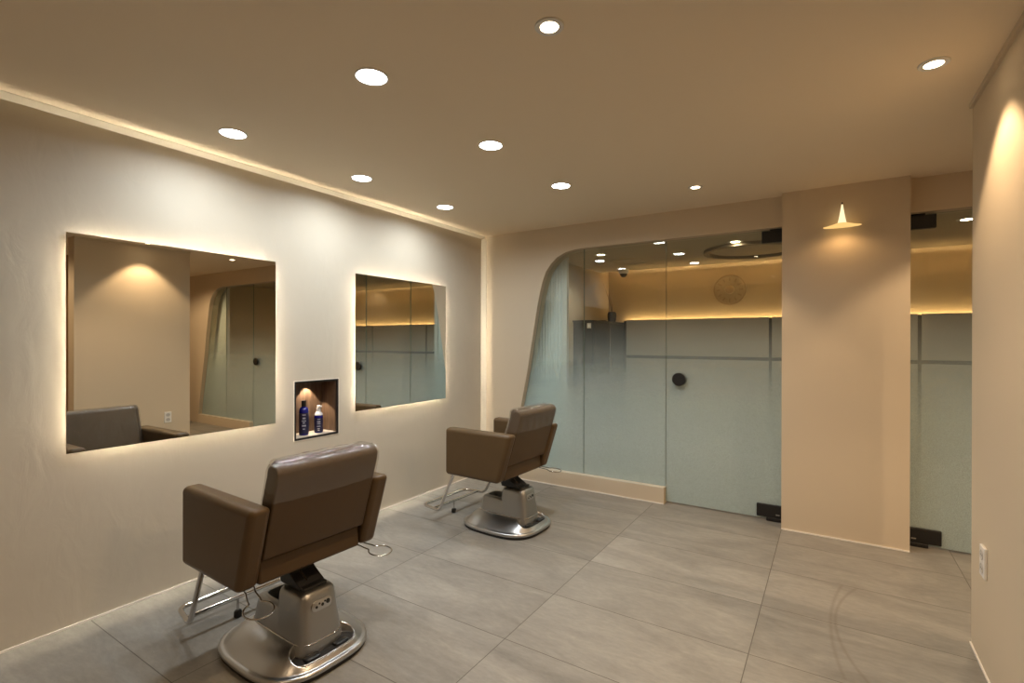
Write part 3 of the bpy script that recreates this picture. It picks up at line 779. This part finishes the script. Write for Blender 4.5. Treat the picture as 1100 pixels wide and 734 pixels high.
# back room ceiling: ring moulding, hatch, lights
bm = BM(); lathe(bm, [(.53, 0), (.53, -.035), (.47, -.035), (.47, 0)], 72, (-.76, 6.33, H), 'z', False, False)
struct(obj('trim_7', bm, M['ringdark'], smooth=40), 'round moulding on the back room ceiling', 'moulding')
t = thing('access_hatch', 'flush square hatch in the back room ceiling', 'hatch', (-2.30, 6.44, H))
bm = BM()
for a in ((-.20, .20, -.20, -.19), (-.20, .20, .19, .20), (-.20, -.19, -.19, .19), (.19, .20, -.19, .19)): box(bm, a[0], a[1], a[2], a[3], -.004, 0)
obj('hatch_frame', bm, M['clock'], t)
bm = BM(); box(bm, -.188, .188, -.188, .188, -.002, 0); obj('hatch_door', bm, M['inner'], t)
gi = 'warm downlights behind the glass'
for x, wh in ((-2.38, 'leftmost, seen through the left arch'), (-.86, 'seen through the left glass door'), (.99, 'seen through the right glass door')):
    downlight((x, 5.75, H), 'warm white downlight in the back room ceiling, ' + wh, True, gi, 26, 150, .075, (1, .88, .74))
# ribbed screen behind the outer end of each arch
for s in (1, -1):
    x0, x1 = -2.98, -2.185
    bm = BM(); n = 27*12; f = []
    for i in range(n+1):
        u = i/n; f.append((mx(x0+(x1-x0)*u, s), 4.345-.013*abs(sin(u*pi*27))))
    f += [(f[-1][0], 4.362), (f[0][0], 4.362)]
    bot = [bm.verts.new((x, y, 0)) for x, y in f]; top = [bm.verts.new((x, y, H)) for x, y in f]
    m_ = len(f)
    for i in range(m_): bm.faces.new((bot[i], bot[(i+1) % m_], top[(i+1) % m_], top[i]))
    t = thing('ribbed_screen', 'white finely ribbed screen behind the outer end of the %s arch' % ('left' if s > 0 else 'right'), 'screen', (0, 0, 0), group='ribbed screens behind the arches')
    obj('ribbed_sheet', bm, M['curtain'], t, smooth=35)
    bm = BM(); xs = sorted((mx(-2.185, s), mx(-2.138, s))); box(bm, xs[0], xs[1], 4.325, 4.37, 0, H); obj('edge_post', bm, M['white'], t, bevel=.003, seg=2)

# ------------------------------------------------------------------ camera and colour
f_px = 537.0
cam = bpy.data.cameras.new('camera'); co = bpy.data.objects.new('camera', cam); COL.objects.link(co)
cam.sensor_width = 36; cam.lens = f_px/1100*36; cam.clip_start = .02
Rm = Matrix.Rotation(.5681, 4, 'Z') @ Matrix.Rotation(pi/2-.0014, 4, 'X') @ Matrix.Rotation(.0018, 4, 'Z')
co.matrix_world = Matrix.Translation((0, 0, 1.3423)) @ Rm
scn.camera = co
w = bpy.data.worlds.new('dark_surroundings'); w.use_nodes = True
w.node_tree.nodes['Background'].inputs[0].default_value = (.9, .75, .55, 1); w.node_tree.nodes['Background'].inputs[1].default_value = .02
scn.world = w
scn.view_settings.view_transform = 'Standard'; scn.view_settings.look = 'None'
scn.view_settings.exposure = 0.36; scn.view_settings.gamma = 1; scn.view_settings.use_curve_mapping = False
try:
    scn.cycles.max_bounces = 14; scn.cycles.transparent_max_bounces = 24; scn.cycles.diffuse_bounces = 6; scn.cycles.glossy_bounces = 8
    scn.cycles.sample_clamp_indirect = 6; scn.cycles.use_denoising = True; scn.cycles.caustics_reflective = False; scn.cycles.caustics_refractive = False
except Exception: pass
